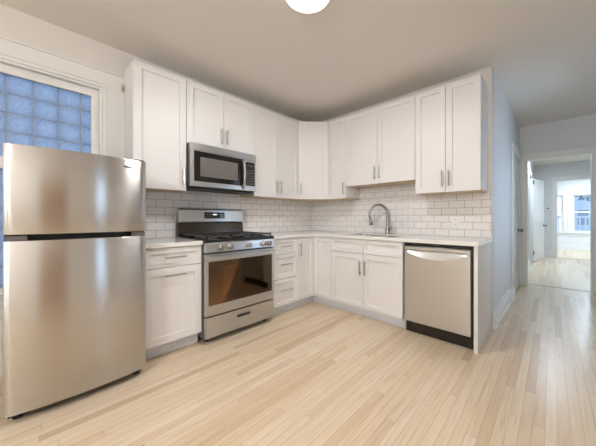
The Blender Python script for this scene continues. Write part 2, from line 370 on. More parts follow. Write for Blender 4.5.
# ------------------------------------------------------------------ windows
def window(name, f, u0, u1, z0, z1, sash_n, mid, glassmat='glass', wd=4.9, blocks=False, depth=7, full=True, apron=True):
    bm = bmesh.new()
    bx(bm, f, u0-wd, u0, .02, .85, z0-1, z1); bx(bm, f, u1, u1+wd, .02, .85, z0-1, z1)
    bx(bm, f, u0-wd, u1+wd, .02, .85, z1, z1+wd-.6); bx(bm, f, u0-wd, u1+wd, .02, 1.25, z1+wd-.6, z1+wd)
    # inner stepped bead
    for a, b, n in ((0, 1.0, .55), (1.0, 1.7, .0)):
        bx(bm, f, u0+a, u0+b, sash_n+1.4, n, z0, z1-b); bx(bm, f, u1-b, u1-a, sash_n+1.4, n, z0, z1-b); bx(bm, f, u0+a, u1-a, sash_n+1.4, n, z1-b, z1-a)
    root = struct(name, bm, M['trim'], .08)
    bm = bmesh.new(); bx(bm, f, u0-wd, u1+wd, .02, 2.2, z0-2, z0-1)
    if apron: bx(bm, f, u0-wd, u1+wd, .02, .8, z0-5.5, z0-2)
    obj('window_sill', bm, M['trim'], root, .1)
    g = 1.7; rw = 1.9
    for nm, za, zb, n in (('upper_sash', mid-.8, z1-g, sash_n), ('lower_sash', z0, mid+.8, sash_n+1.4 if not blocks else sash_n)):
        if nm == 'lower_sash' and blocks: zb = mid-.8
        bm = bmesh.new(); rt = 2.4 if blocks and nm == 'upper_sash' else 1.5
        cells(bm, lambda a, b, c: f.p(a, c, b), [u0+g, u0+g+rw, u1-g-rw, u1-g], [za, za+1.9, zb-rt, zb], lambda a, b: not (u0+g+rw < a < u1-g-rw and za+1.9 < b < zb-rt), n, n+1.3)
        s = obj(nm, bm, M['trim'], root, .06)
        bm = bmesh.new(); bx(bm, f, u0+g+rw-.1, u1-g-rw+.1, n+.55, n+.75, za+1.8, zb-1.4); obj('pane', bm, M['obscure' if blocks else 'glass'], s)
    if blocks:
        ys = [u1-.3]+[-108.8-5.4*k for k in range(8) if -108.8-5.4*k > u0+2]+[u0+.3]; zs = [z1-.3]+[86.2-5.65*k for k in range(12) if 86.2-5.65*k > z0+1]+[z0+.3]
        jt = .17; bm = bmesh.new(); bl = bmesh.new()
        ya = sorted({c for y in ys for c in (y-jt, y+jt)}); za = sorted({c for z in zs for c in (z-jt, z+jt)}|{z1-.1})
        injoint = lambda a, b: any(abs(a-y) < jt for y in ys) or any(abs(b-z) < jt for z in zs)
        cells(bm, lambda a, b, c: f.p(a, c, b), ya, za, injoint, -6.2, -4.9); obj('mortar', bm, M['mortar'], root)
        for a, b in zip(ys, ys[1:]):
            for c, d_ in zip(zs, zs[1:]): bx(bl, f, b+jt+.01, a-jt-.01, -6.0, -4.7, d_+jt+.01, c-jt-.01)
        obj('glass_blocks', bl, M['block'], root, .25)
    return root
# left window: glass block laid outside a double-hung sash
window('window_1', FA, WL0, WL1, WZ0, WZ1, -3.2, 60.3, blocks=True)
window('window_2', FX, 104, 128, 25, 76.6, -4, 51.5, wd=2.9)
window('window_3', FX, 134.2, 170, 25, 76.6, -4, 51.5, wd=2.9)
window('added_window_5', FR, -48, -10, 25, 85, -3.5, 55, wd=4)  # unseen window added to bring cool fill onto the passage wall
window('added_window_6', FR, 70, 88, 25, 85, -3.5, 55, wd=4)  # unseen window added for the cool strip reflected in the refrigerator
window('added_window_4', FK, -125, -93, 25, 85, -3.5, 55, wd=4)  # unseen window added behind the camera for fill

# ------------------------------------------------------------------ doors
def knob(bm, p, d):
    lathe(bm, p, [(1.25, 0), (1.25, .25), (.5, .35), (.45, 1.3), (.95, 1.7), (1.1, 2.2), (.8, 2.6), (.05, 2.7)], 20, d)
def panel_door(name, f, u0, u1, z0, z1, n0, n1, ku, m='trim', panels=((.52, .95), (.08, .47)), hinge_u=None):
    bm = bmesh.new(); bx(bm, f, u0, u1, n0, n1-.3, z0, z1)
    H = z1-z0
    zs = [z0, z0+panels[1][0]*H, z0+panels[1][1]*H, z0+panels[0][0]*H, z0+panels[0][1]*H, z1]
    cells(bm, lambda a, b, c: f.p(a, c, b), [u0, u0+4.5, u1-4.5, u1], zs, lambda a, b: not (u0+4.5 < a < u1-4.5 and (zs[1] < b < zs[2] or zs[3] < b < zs[4])), n1-.3, n1)
    root = obj(name, bm, M[m], None, .05); root['kind'] = 'structure'
    bm = bmesh.new(); knob(bm, f.p(ku, n1, 36), f.n); obj('door_knob', bm, M['bronze'], root, smooth=True)
    if hinge_u is not None:
        for z in (9.2, 79.6):
            bm = bmesh.new(); bx(bm, f, hinge_u-1.1, hinge_u+1.1, n1+.0, n1+.15, z-1.9, z+1.9); tube(bm, [f.p(hinge_u, n1+.3, z-2), f.p(hinge_u, n1+.3, z+2)], .35, 10)
            obj('hinge', bm, M['bronze'], root)
    return root
panel_door('door_1', FH, 60.4, 88.6, .5, 80.7, -1.6, -.1, 86.0)
a = math.atan2(28.8, 7.6)
FD = F((99.7, 212.0, 0), (math.cos(a), math.sin(a), 0), (math.sin(a), -math.cos(a), 0))
panel_door('door_2', FD, .4, 29.6, .6, 83, 0.35, 1.7, 27.2, hinge_u=.6)
panel_door('added_door_3', FR, 120, 150, .4, 80, .1, 1.0, 123, m='brownwood')  # unseen door added for the brown band reflected in the refrigerator
casing('added_trim_5', FR, 120, 150, 80, wd=3.8)  # casing of the added brown door
panel_door('added_door_4', FR, 30, 56, .4, 80, .1, 1.0, 33)  # unseen white door added for a bright band in the refrigerator reflection

# ------------------------------------------------------------------ cabinets
def shaker(name, f, u0, u1, n, z0, z1, parent, rail=2.3, m='cab'):
    bm = bmesh.new(); t = .75; r = .55; rail = min(rail, (z1-z0)*.3)
    def ring(a, n_): return [bm.verts.new(f.p(u, n_, z)) for u, z in ((u0+a, z0+a), (u1-a, z0+a), (u1-a, z1-a), (u0+a, z1-a))]
    R = [ring(0, n), ring(0, n+t), ring(rail, n+t), ring(rail, n+t-r)]
    bm.faces.new(R[0]); bm.faces.new(R[3])
    for p, q in zip(R, R[1:]):
        for k in range(4): bm.faces.new([p[k], p[(k+1) % 4], q[(k+1) % 4], q[k]])
    return obj(name, bm, M[m], parent, .025)
def pull(f, u, n, z, parent, vert=True, L=6.2, name='bar_pull'):
    bm = bmesh.new(); h = L/2
    if vert: pts = [f.p(u, n+1.25, z-h), f.p(u, n+1.25, z+h)]; posts = [(u, z-h*.72), (u, z+h*.72)]
    else: pts = [f.p(u-h, n+1.25, z), f.p(u+h, n+1.25, z)]; posts = [(u-h*.72, z), (u+h*.72, z)]
    tube(bm, pts, .28, 10)
    for a, b in posts: tube(bm, [f.p(a, n-.02, b), f.p(a, n+1.2, b)], .17, 8)
    return obj(name, bm, M['nickel'], parent)
G = .10    # reveal
def carcass(f, u0, u1, n1, z0, z1, root, under=False):
    bm = bmesh.new(); bx(bm, f, u0+.02, u1-.02, .45, n1-.03, z0+(.5 if under else 0), z1); obj('carcass', bm, M['cab'], root, .03)
    if under:
        bm = bmesh.new(); bx(bm, f, u0+.05, u1-.05, .5, n1-.05, z0+.02, z0+.49); obj('underside', bm, M['ply'], root)
def upper(f, u0, u1, z0, z1, doors, label, name='wall_cabinet', group='white wall cabinets'):
    c = f.p((u0+u1)/2, 6, z0); root = thing(name, c, label, 'cabinet', group)
    carcass(f, u0, u1, 12, z0, z1, root, True)
    for (a, b, hs) in doors:
        d = shaker('door', f, a+G, b-G, 12, z0+.0, z1-.02, root)
        hu = b-1.2 if hs == 'R' else a+1.2
        if hs: pull(f, hu, 12.75, z0+5.2, d)
    return root
upper(FA, -98, -81.4, 54, 96, [(-98, -81.4, 'R')], 'tall single-door white upper cabinet above the counter beside the refrigerator')
upper(FA, -81.4, -52, 72.2, 96, [(-81.4, -66.7, 'R'), (-66.7, -52, 'L')], 'short two-door white upper cabinet directly above the microwave')
upper(FA, -52, -24, 54, 96, [(-52, -38, 'R'), (-38, -24, 'L')], 'two-door white upper cabinet between the microwave and the diagonal corner cabinet')
upper(FB, 24, 36, 54, 96, [(24, 36, 'R')], 'narrow single-door white upper cabinet just right of the diagonal corner cabinet')
upper(FB, 36, 72, 60, 96, [(36, 54, 'R'), (54, 72, 'L')], 'wide two-door white upper cabinet hung higher above the sink')
upper(FB, 72, 96, 54, 96, [(72, 84, 'R'), (84, 96, 'L')], 'two-door white upper cabinet above the dishwasher at the right end')
# diagonal corner upper
root = thing('corner_wall_cabinet', (10, -10, 54), 'white upper cabinet set diagonally across the corner with one door', 'cabinet', 'white wall cabinets')
def poly_prism(bm, pts, z0, z1):
    lo = [bm.verts.new((x, y, z0)) for x, y in pts]; hi = [bm.verts.new((x, y, z1)) for x, y in pts]
    bm.faces.new(lo[::-1]); bm.faces.new(hi); n = len(pts)
    for k in range(n): bm.faces.new([lo[k], lo[(k+1) % n], hi[(k+1) % n], hi[k]])
P5 = [(.45, -.45), (.45, -23.98), (11.98, -23.98), (23.98, -11.98), (23.98, -.45)]
bm = bmesh.new(); poly_prism(bm, P5, 54.5, 96); obj('carcass', bm, M['cab'], root, .03)
bm = bmesh.new(); poly_prism(bm, P5, 54.02, 54.49); obj('underside', bm, M['ply'], root)
q = math.sqrt(.5)
FC = F((12, -24, 0), (q, q, 0), (q, -q, 0))
d = shaker('door', FC, .55, 16.42, .03, 54, 95.98, root)
pull(FC, 1.75, .78, 59.4, d)
def lower(f, u0, u1, label, fronts, toe=True, name='base_cabinet'):
    root = thing(name, f.p((u0+u1)/2, 12, 0), label, 'cabinet', 'white base cabinets')
    bm = bmesh.new()
    if name == 'sink_cabinet':
        cells(bm, lambda a, b, c: f.p(a, b, c), [u0+.02, u0+.75, u1-.75, u1-.02], [.45, 1.1, 23.3, 23.97], lambda a, b: not (u0+.75 < a < u1-.75 and 1.1 < b < 23.3), 5.3, 34.6)
        bx(bm, f, u0+.02, u1-.02, .45, 23.97, 4.5, 5.3)
    else: bx(bm, f, u0+.02, u1-.02, .45, 23.97, 4.5, 34.6)
    obj('carcass', bm, M['cab'], root, .03)
    bm = bmesh.new(); bx(bm, f, u0+.02, u1-.02, .45, 21.5, 0, 4.48); obj('toe_kick', bm, M['toe'], root, .03)
    for kind, a, b, z0, z1, hp in fronts:
        d = shaker(kind, f, a+G, b-G, 24, z0+G, z1-G, root, rail=2.3 if kind == 'door' else 1.6)
        if hp == 'H': pull(f, (a+b)/2, 24.75, (z0+z1)/2+(.0 if z1-z0 < 8 else 1.0), d, False)
        elif hp == 'T': pull(f, (a+b)/2, 24.75, z1-2.6, d, False)
        elif hp: pull(f, b-1.25 if hp == 'R' else a+1.25, 24.75, z1-6, d, True)
    return root
lower(FA, -98, -81, 'white base cabinet with one drawer and one door between refrigerator and range',
      [('drawer', -98, -81, 28.3, 34.5, 'H'), ('door', -98, -81, 4.5, 28.3, 'T')])
lower(FA, -51, -36, 'white base cabinet with three stacked drawers just right of the range',
      [('drawer', -51, -36, 27.6, 34.5, 'H'), ('drawer', -51, -36, 16.5, 27.6, 'H'), ('drawer', -51, -36, 4.5, 16.5, 'H')], name='drawer_cabinet')
root = thing('corner_base_cabinet', (12, -12, 0), 'white corner base cabinet with two narrow doors folding into the corner', 'cabinet', 'white base cabinets')
for nm, z0, z1, dd, mm in (('carcass', 4.5, 34.6, 23.97, 'cab'), ('toe_kick', 0, 4.48, 21.5, 'toe')):
    bm = bmesh.new(); cells(bm, lambda a, b, c: Vector((a, b, c)), [.45, dd, 35.98], [-35.98, -dd, -.45], lambda a, b: a < dd or b > -dd, z0, z1); obj(nm, bm, M[mm], root, .03)
d = shaker('door', FA, -36+G, -24.85, 24, 4.5+G, 34.5-G, root, rail=2.1); pull(FA, -34.6, 24.75, 28.6, d)
shaker('door', FB, 24.85, 36-G, 24, 4.5+G, 34.5-G, root, rail=2.1)
lower(FB, 36, 72, 'wide white sink base cabinet with two doors below two false drawer fronts',
      [('drawer_front', 36, 54, 28.3, 34.5, None), ('drawer_front', 54, 72, 28.3, 34.5, None), ('door', 36, 54, 4.5, 28.3, 'R'), ('door', 54, 72, 4.5, 28.3, 'L')], name='sink_cabinet')
o = box_obj('end_panel', M['cab'], FB, 96.15, 97.35, .45, 25.0, 0, 34.6, bevel=.06)
tag(o, 'white vertical end panel standing right of the dishwasher under the worktop', 'panel')

# worktops
o = box_obj('worktop', M['quartz'], FA, -98, -80.95, .42, 25.5, 34.62, 36, bevel=.12)
tag(o, 'short white quartz worktop between refrigerator and range', 'countertop')
SK = (41.5, 66.5, -20.5, -5.6)
bm = bmesh.new()
cells(bm, lambda a, b, c: Vector((a, b, c)), [.42, 25.5, SK[0], SK[1], 97.6], [-50.98, -25.5, SK[2], SK[3], -.42],
      lambda a, b: (a < 25.5 or b > -25.5) and not (SK[0] < a < SK[1] and SK[2] < b < SK[3]), 34.62, 36)
o = obj('worktop', bm, M['quartz'], None, .12); tag(o, 'long L-shaped white quartz worktop running round the corner with the sink in it', 'countertop')

# sink and faucet
bm = bmesh.new()
x0, x1, y0, y1 = SK[0]+.02, SK[1]-.02, SK[2]+.02, SK[3]-.02
zt, zb = 35.2, 27.5
def rr(x0, x1, y0, y1, r, z):
    v = []
    for cx, cy, a0 in ((x1-r, y1-r, 0), (x0+r, y1-r, 90), (x0+r, y0+r, 180), (x1-r, y0+r, 270)):
        for k in range(6): aa = math.radians(a0+k*18); v.append(bm.verts.new((cx+r*math.cos(aa), cy+r*math.sin(aa), z)))
    return v
R = [rr(x0, x1, y0, y1, .4, zt), rr(x0+.12, x1-.12, y0+.12, y1-.12, 1.2, zt), rr(x0+.3, x1-.3, y0+.3, y1-.3, 1.5, zb+1), rr(x0+1.2, x1-1.2, y0+1.2, y1-1.2, 1.5, zb+.1), rr(x0+1, x1-1, y0+1, y1-1, 1.5, zb-.1), rr(x0+.1, x1-.1, y0+.1, y1-.1, 1.5, zb+.8)]
for p, q_ in zip(R, R[1:]+[R[0]]):
    if p is R[3]: continue
    n = len(p)
    for k in range(n): bm.faces.new([p[k], p[(k+1) % n], q_[(k+1) % n], q_[k]])
bm.faces.new(R[3]); bm.faces.new(R[4][::-1])
sink = thing('kitchen_sink', (54, -13, 27.4), 'stainless steel undermount sink basin let into the long worktop', 'sink')
obj('basin', bm, M['steel'], sink, smooth=False)
bm = bmesh.new(); lathe(bm, (54, -13, zb+.11), [(1.9, 0), (1.9, .15), (1.4, .18), (1.2, .08), (.05, .05)], 24); obj('drain', bm, M['polished'], sink, smooth=True)
fx, fy = 54.6, -3.6
fa = thing('faucet', (fx, fy, 36), 'brushed nickel gooseneck pull-down faucet standing behind the sink', 'faucet')
bm = bmesh.new(); lathe(bm, (fx, fy, 36.02), [(1.35, 0), (1.35, .25), (1.0, .5), (.85, 2.8), (.8, 3.6), (.55, 4.2)], 24); obj('base', bm, M['polished'], fa, smooth=True)
bm = bmesh.new(); dirv = Vector((-.72, -.70, 0)).normalized(); R0 = 4.5
pts = [Vector((fx, fy, 39.8+i*.78)) for i in range(8)]
c0 = Vector((fx, fy, 45.5))+dirv*R0
for i in range(0, 15):
    t_ = PI-i*(PI*1.12)/14; pts.append(c0+dirv*(math.cos(t_)*R0)+Vector((0, 0, math.sin(t_)*R0*1.08)))
tube(bm, pts, .62, 14); obj('gooseneck', bm, M['polished'], fa, smooth=True)
e = pts[-1]; dn = (pts[-1]-pts[-2]).normalized()
bm = bmesh.new(); tube(bm, [e-dn*.2, e+dn*.3, e+dn*2.0, e+dn*3.2, e+dn*3.4], [.56, .7, .8, .9, .65], 16); obj('spray_head', bm, M['polished'], fa, smooth=True)
bm = bmesh.new(); tube(bm, [(fx+.6, fy, 38.6), (fx+2.0, fy, 38.7), (fx+2.4, fy, 38.8)], [.55, .5, .4], 12); tube(bm, [(fx+2.1, fy, 38.7), (fx+2.5, fy-.1, 39.6), (fx+2.7, fy-.2, 41.9)], [.32, .28, .24], 10); obj('lever_handle', bm, M['polished'], fa, smooth=True)

# ------------------------------------------------------------------ dishwasher
dw = thing('dishwasher', (84, -12, 0), 'stainless steel dishwasher with a scooped pocket handle at the end of the worktop run', 'dishwasher')
box_obj('tub_body', M['black'], FB, 72.15, 95.95, 1.5, 23.5, 4.6, 34.3, parent=dw)
box_obj('kick_plate', mat('gloss_black', (.02, .015, .012), .18), FB, 72.4, 95.8, 1.5, 22.6, .15, 4.5, parent=dw)
bm = bmesh.new(); NU, NZ = 96, 120; u0, u1, z0, z1 = 72.75, 95.35, 4.9, 33.3
def dwn(u, z):
    s = (u-u0)/(u1-u0)*2-1; n = 25.35
    if abs(s) < .9:
        zb_ = 28.8+2.2*abs(s/.9)**2.2; zt_ = 32.0
        if zb_ < z < zt_:
            k = (z-zb_)/(zt_-zb_); n -= .85*min(1, k*1.05)*min(1, (zt_-z)/.18)
    dd_ = min(z-z0, z1-z, u-u0, u1-u)
    if dd_ < .3: n -= .3-math.sqrt(max(0, .09-(.3-dd_)**2))
    return n
grid = [[bm.verts.new(FB.p(u0+(u1-u0)*i/NU, dwn(u0+(u1-u0)*i/NU, z0+(z1-z0)*j/NZ), z0+(z1-z0)*j/NZ)) for i in range(NU+1)] for j in range(NZ+1)]
for j in range(NZ):
    for i in range(NU): bm.faces.new([grid[j][i], grid[j][i+1], grid[j+1][i+1], grid[j+1][i]])
bk = [[bm.verts.new(FB.p(u, 23.6, z)) for u in (u0, u1)] for z in (z0, z1)]
bm.faces.new(grid[0]+[bk[0][1], bk[0][0]]); bm.faces.new(grid[-1]+[bk[1][1], bk[1][0]])
bm.faces.new([r[0] for r in grid]+[bk[1][0], bk[0][0]]); bm.faces.new([r[-1] for r in grid]+[bk[1][1], bk[0][1]]); bm.faces.new([bk[0][0], bk[0][1], bk[1][1], bk[1][0]])
obj('door', bm, M['steel'], dw)
for i in range(4): bm = bmesh.new(); bx(bm, FB, 79+i*3, 80+i*3, 24.6, 24.75, 33.32, 33.4); obj('control_button', bm, M['ink'], dw)

# ------------------------------------------------------------------ gas range
rg = thing('gas_range', (13, -66, 0), 'stainless steel freestanding gas range with black cooktop and glass oven door', 'stove')
A0, A1 = -80.75, -51.7
bm = bmesh.new()   # body as open shell for the oven cavity
cells(bm, lambda a, b, c: FA.p(a, c, b), [A0, A0+3, A1-3, A1], [2, 13, 29, 32.4], lambda a, b: not (A0+3 < a < A1-3 and 13 < b < 29), 5, 25.4)
bx(bm, FA, A0, A1, 1, 5, 2, 32.4)
obj('body', bm, M['greyside'], rg, .05)
bm = bmesh.new()
cells(bm, lambda a, b, c: FA.p(a, c, b), [A0+3.05, A0+3.3, A1-3.3, A1-3.05], [13.05, 13.3, 28.7, 28.95], lambda a, b: not (A0+3.3 < a < A1-3.3 and 13.3 < b < 28.7), 5.5, 25.2)
bx(bm, FA, A0+3.05, A1-3.05, 5.05, 5.5, 13.05, 28.95)
obj('oven_liner', bm, M['cavity'], rg)
for z in (17, 22):
    bm = bmesh.new()
    for i in range(19): u = A0+4+i*1.19; tube(bm, [FA.p(u, 6.5, z), FA.p(u, 24, z)], .1, 6)
    for n in (6.5, 15, 24): tube(bm, [FA.p(A0+3.4, n, z), FA.p(A1-3.4, n, z)], .14, 6)
    obj('oven_rack', bm, M['nickel'], rg)
# cooktop
bm = bmesh.new(); cells(bm, lambda a, b, c: FA.p(a, b, c), [A0, A0+.8, A1-.8, A1], [3.2, 4.2, 26.2, 27.0], lambda a, b: not (A0+.8 < a < A1-.8 and 4.2 < b < 26.2), 35.0, 36.3)
bx(bm, FA, A0+.8, A1-.8, 4.2, 26.2, 35.0, 35.6); obj('cooktop', bm, M['black'], rg, .12)
box_obj('manifold', M['greyside'], FA, A0, A1, 1, 25.6, 32.45, 34.95, parent=rg)
for i in range(3):
    a0 = A0+.9+i*9.28; a1 = a0+9.1; bm = bmesh.new(); zt_, zb_ = 37.5, 36.9
    for (p, q_) in (((a0, 5), (a1, 5)), ((a0, 25.6), (a1, 25.6)), ((a0, 15.3), (a1, 15.3))): bx(bm, FA, p[0], q_[0], p[1]-.25, p[1]+.25, zb_, zt_)
    for u in (a0+.25, a1-.25): bx(bm, FA, u-.25, u+.25, 4.75, 25.85, zb_, zt_)
    bx(bm, FA, (a0+a1)/2-.2, (a0+a1)/2+.2, 4.75, 25.85, zb_, zt_)
    for n in (10, 20.5): bx(bm, FA, a0, a1, n-.2, n+.2, zb_, zt_)
    for u in (a0+.3, a1-.3):
        for n in (5.1, 25.5): bx(bm, FA, u-.3, u+.3, n-.3, n+.3, 35.62, zb_)
    obj('grate', bm, M['iron'], rg, .06)
for u, n, r in ((A0+5.4, 10, 1.6), (A0+5.4, 20.5, 1.9), ((A0+A1)/2, 15.3, 1.7), (A1-5.4, 10, 1.5), (A1-5.4, 20.5, 1.8)):
    bm = bmesh.new(); lathe(bm, FA.p(u, n, 35.61), [(r+.5, 0), (r+.4, .4), (r, .45), (r, .8), (r-.2, .9), (.05, .95)], 24); obj('burner', bm, M['iron'], rg, smooth=True)
# backguard
bm = bmesh.new()
pr = [(.6, 35), (3.2, 35), (3.2, 36.3), (2.6, 41.8), (3.4, 42.1), (3.0, 47.2), (2.5, 47.8), (.6, 47.8)]
for s_, name_, prof_, m_ in ((0, 'backguard', [(.6, 41.9), (3.3, 41.9), (3.5, 42.3), (3.1, 47.2), (2.6, 47.8), (.6, 47.8)], 'steel'), (1, 'backguard_riser', [(.6, 36.35), (3.15, 36.35), (2.5, 41.85), (.6, 41.85)], 'darksteel')):
    bm = bmesh.new(); a_ = [bm.verts.new(FA.p(A0+.0, n, z)) for n, z in prof_]; b_ = [bm.verts.new(FA.p(A1, n, z)) for n, z in prof_]
    bm.faces.new(a_); bm.faces.new(b_); k_ = len(prof_)
    for k in range(k_): bm.faces.new([a_[k], a_[(k+1) % k_], b_[(k+1) % k_], b_[k]])
    o = obj(name_, bm, M[m_], rg, .08)
    if s_ == 0:
        fd = F((0, 0, 0), (0, 1, 0), (1, 0, 0))
        dsp = bmesh.new(); 
        for (u0_, u1_, z0_, z1_, n_) in ((-70.6, -61.4, 43.6, 46.3, .0),):
            v = [dsp.verts.new(FA.p(u, 3.5-(z-42.3)*.0816+o2, z)) for o2 in (-.1, .12) for u, z in ((u0_, z0_), (u1_, z0_), (u1_, z1_), (u0_, z1_))]
            for qd in ((0, 1, 2, 3), (4, 5, 6, 7), (0, 1, 5, 4), (1, 2, 6, 5), (2, 3, 7, 6), (3, 0, 4, 7)): dsp.faces.new([v[i] for i in qd])
        cd = obj('control_display', dsp, M['blackglass'], rg)
        lit = 'clock_digits'; ink = 'button_legend'
        def chip(b, u0_, u1_, z0_, z1_):
            q_ = bmesh.new(); bx(q_, FA, u0_, u1_, 3.5-(z0_-42.3)*.0816+.05, 3.5-(z0_-42.3)*.0816+.15, z0_, z1_); obj(b, q_, M['display' if b == lit else 'ink'], cd)
        chip(lit, -66.8, -65.1, 45.1, 45.6)
        for i in range(4): chip(ink, -70.1+i*.72, -69.7+i*.72, 45.2, 45.5)
        for i in range(4): chip(ink, -64.3+i*.72, -63.9+i*.72, 45.2, 45.5)
        for i in range(10): chip(ink, -70.1+i*.86, -69.8+i*.86, 44.2, 44.38)
# control panel with five knobs
bm = bmesh.new(); prof_ = [(25.65, 31.9), (27.6, 31.9), (27.3, 35.0), (26.9, 35.3), (25.65, 34.95)]
a_ = [bm.verts.new(FA.p(A0, n, z)) for n, z in prof_]; b_ = [bm.verts.new(FA.p(A1, n, z)) for n, z in prof_]
bm.faces.new(a_); bm.faces.new(b_)
for k in range(5): bm.faces.new([a_[k], a_[(k+1) % 5], b_[(k+1) % 5], b_[k]])
cp = obj('control_panel', bm, M['steel'], rg, .08)
for u in (-75.6, -72.0, -64.3, -57.6, -54.8):
    bm = bmesh.new(); lathe(bm, FA.p(u, 27.45, 33.4), [(1.05, 0), (1.05, .2), (.85, .3), (.8, 1.2), (.6, 1.35), (.05, 1.36)], 22, (1, 0, .1)); bx(bm, FA, u-.16, u+.16, 28.6, 29.3, 32.7, 34.3)
    obj('knob', bm, M['polished'], cp, .04)
# oven door
od_z0, od_z1 = 9.9, 31.3
bm = bmesh.new(); cells(bm, lambda a, b, c: FA.p(a, c, b), [A0+.1, A0+1.1, A1-1.1, A1-.1], [od_z0, 13.4, 28.6, od_z1], lambda a, b: not (A0+1.1 < a < A1-1.1 and 13.4 < b < 28.6), 25.55, 27.0)
od = obj('oven_door', bm, M['steel'], rg, .1)
bm = bmesh.new(); bx(bm, FA, A0+1.12, A1-1.12, 26.75, 26.95, 13.42, 28.58); obj('door_glass', bm, M['ovenglass'], od)
bm = bmesh.new(); cells(bm, lambda a, b, c: FA.p(a, c, b), [A0+1.15, A0+6.5, A1-6.5, A1-1.15], [13.45, 16.6, 26.6, 28.55], lambda a, b: not (A0+6.5 < a < A1-6.5 and 16.6 < b < 26.6), 26.3, 26.5)
obj('door_frit', bm, M['blackglass'], od)
bm = bmesh.new(); bx(bm, FA, A0+6.6, A1-6.6, 26.3, 26.4, 16.7, 26.5); obj('inner_screen', bm, M['ovenscreen'], od)
bm = bmesh.new(); bx(bm, FA, A0+.9, A1-.9, 28.6, 29.5, 29.3, 30.7)
for u in (A0+1.6, A1-1.6): bx(bm, FA, u-.6, u+.6, 26.95, 28.7, 29.4, 30.6)
obj('handle', bm, M['steel'], od, .28)
bm = bmesh.new(); lathe(bm, FA.p(-66, 27.0, 11.6), [(.42, 0), (.42, .05), (.3, .05), (.02, .05)], 20, (1, 0, 0)); obj('badge', bm, M['nickel'], od)
# storage drawer
bm = bmesh.new(); cells(bm, lambda a, b, c: FA.p(a, c, b), [A0+.1, -68.9, -63.1, A1-.1], [2.3, 6.6, 7.7, 9.4], lambda a, b: not (-68.9 < a < -63.1 and 6.6 < b < 7.7), 26.0, 27.0)
bx(bm, FA, A0+.1, A1-.1, 25.55, 26.0, 2.3, 9.4)
sd = obj('storage_drawer', bm, M['steel'], rg, .07)
bm = bmesh.new(); bx(bm, FA, -68.8, -63.2, 26.05, 26.4, 6.65, 7.65); obj('drawer_slot', bm, M['black'], sd)
bm = bmesh.new(); bx(bm, FA, -68.9, -63.1, 26.95, 27.15, 7.4, 7.9); obj('drawer_lip', bm, M['polished'], sd, .05)
for u in (A0+2, A1-2):
    for n in (4, 23): bm = bmesh.new(); tube(bm, [FA.p(u, n, 0), FA.p(u, n, 2)], .8, 12); obj('foot', bm, M['rubber'], rg)

# ------------------------------------------------------------------ microwave
mw = thing('microwave', (8, -66, 54.6), 'stainless steel over-the-range microwave mounted beneath the short cabinet', 'microwave')
m0, m1, mz0, mz1 = -81.1, -53.1, 55.7, 71.9
box_obj('body', M['greyside'], FA, m0, m1, .5, 14.3, mz0, mz1, parent=mw, bevel=.1)
box_obj('bottom_vent', M['dark'], FA, m0+.6, m1-.6, 1.5, 13.8, mz0-.55, mz0-.02, parent=mw)
box_obj('top_grille', M['steel'], FA, m0, m1, 14.35, 16.0, 69.2, mz1, parent=mw, bevel=.12)
dsplit = -58.9
bm = bmesh.new(); cells(bm, lambda a, b, c: FA.p(a, c, b), [m0, m0+1.1, dsplit-.2, dsplit], [mz0, mz0+1.9, 68.9, 69.1], lambda a, b: not (m0+1.1 < a < dsplit-.2 and mz0+1.9 < b < 68.9), 14.35, 16.0)
bx(bm, FA, m0, dsplit, 14.35, 14.9, mz0, 69.1)
md = obj('door', bm, M['steel'], mw, .08)
bm = bmesh.new(); bx(bm, FA, m0+1.15, dsplit-.25, 15.0, 15.9, mz0+1.95, 68.88); dgl = obj('door_glass', bm, M['blackglass'], md, .05)
bm = bmesh.new(); bx(bm, FA, m0+3.4, dsplit-3.2, 15.92, 15.98, mz0+3.9, 66.9); obj('viewing_screen', bm, M['screen'], md)
bm = bmesh.new(); tube(bm, [FA.p(dsplit-.9, 16.0+1.7*math.sin(PI*t/14)**.6 if 0 < t < 14 else 15.9, 56.6+t*.86) for t in range(15)], .55, 12); obj('handle', bm, M['polished'], md, smooth=True)
bm = bmesh.new(); cells(bm, lambda a, b, c: FA.p(a, c, b), [dsplit+.1, dsplit+.6, m1-.7, m1], [mz0, mz0+2.2, 68.2, 69.1], lambda a, b: not (dsplit+.6 < a < m1-.7 and mz0+2.2 < b < 68.2), 14.35, 16.0); bx(bm, FA, dsplit+.1, m1, 14.35, 14.9, mz0, 69.1)
mp_ = obj('control_panel', bm, M['steel'], mw, .08)
bm = bmesh.new(); bx(bm, FA, dsplit+.65, m1-.75, 14.95, 15.9, mz0+2.25, 68.15); ks = obj('keypad', bm, M['blackglass'], mw)
for r in range(6):
    for c in range(3): bm = bmesh.new(); bx(bm, FA, dsplit+1.3+c*1.2, dsplit+1.95+c*1.2, 15.9, 15.94, 58.6+r*1.15, 58.95+r*1.15); obj('key', bm, M['dimink'], ks)
bm = bmesh.new(); bx(bm, FA, dsplit+1.4, m1-1.5, 15.9, 15.95, 66.1, 67.2); obj('clock_window', bm, mat('dim_display', (.03, .06, .07), .2), ks)

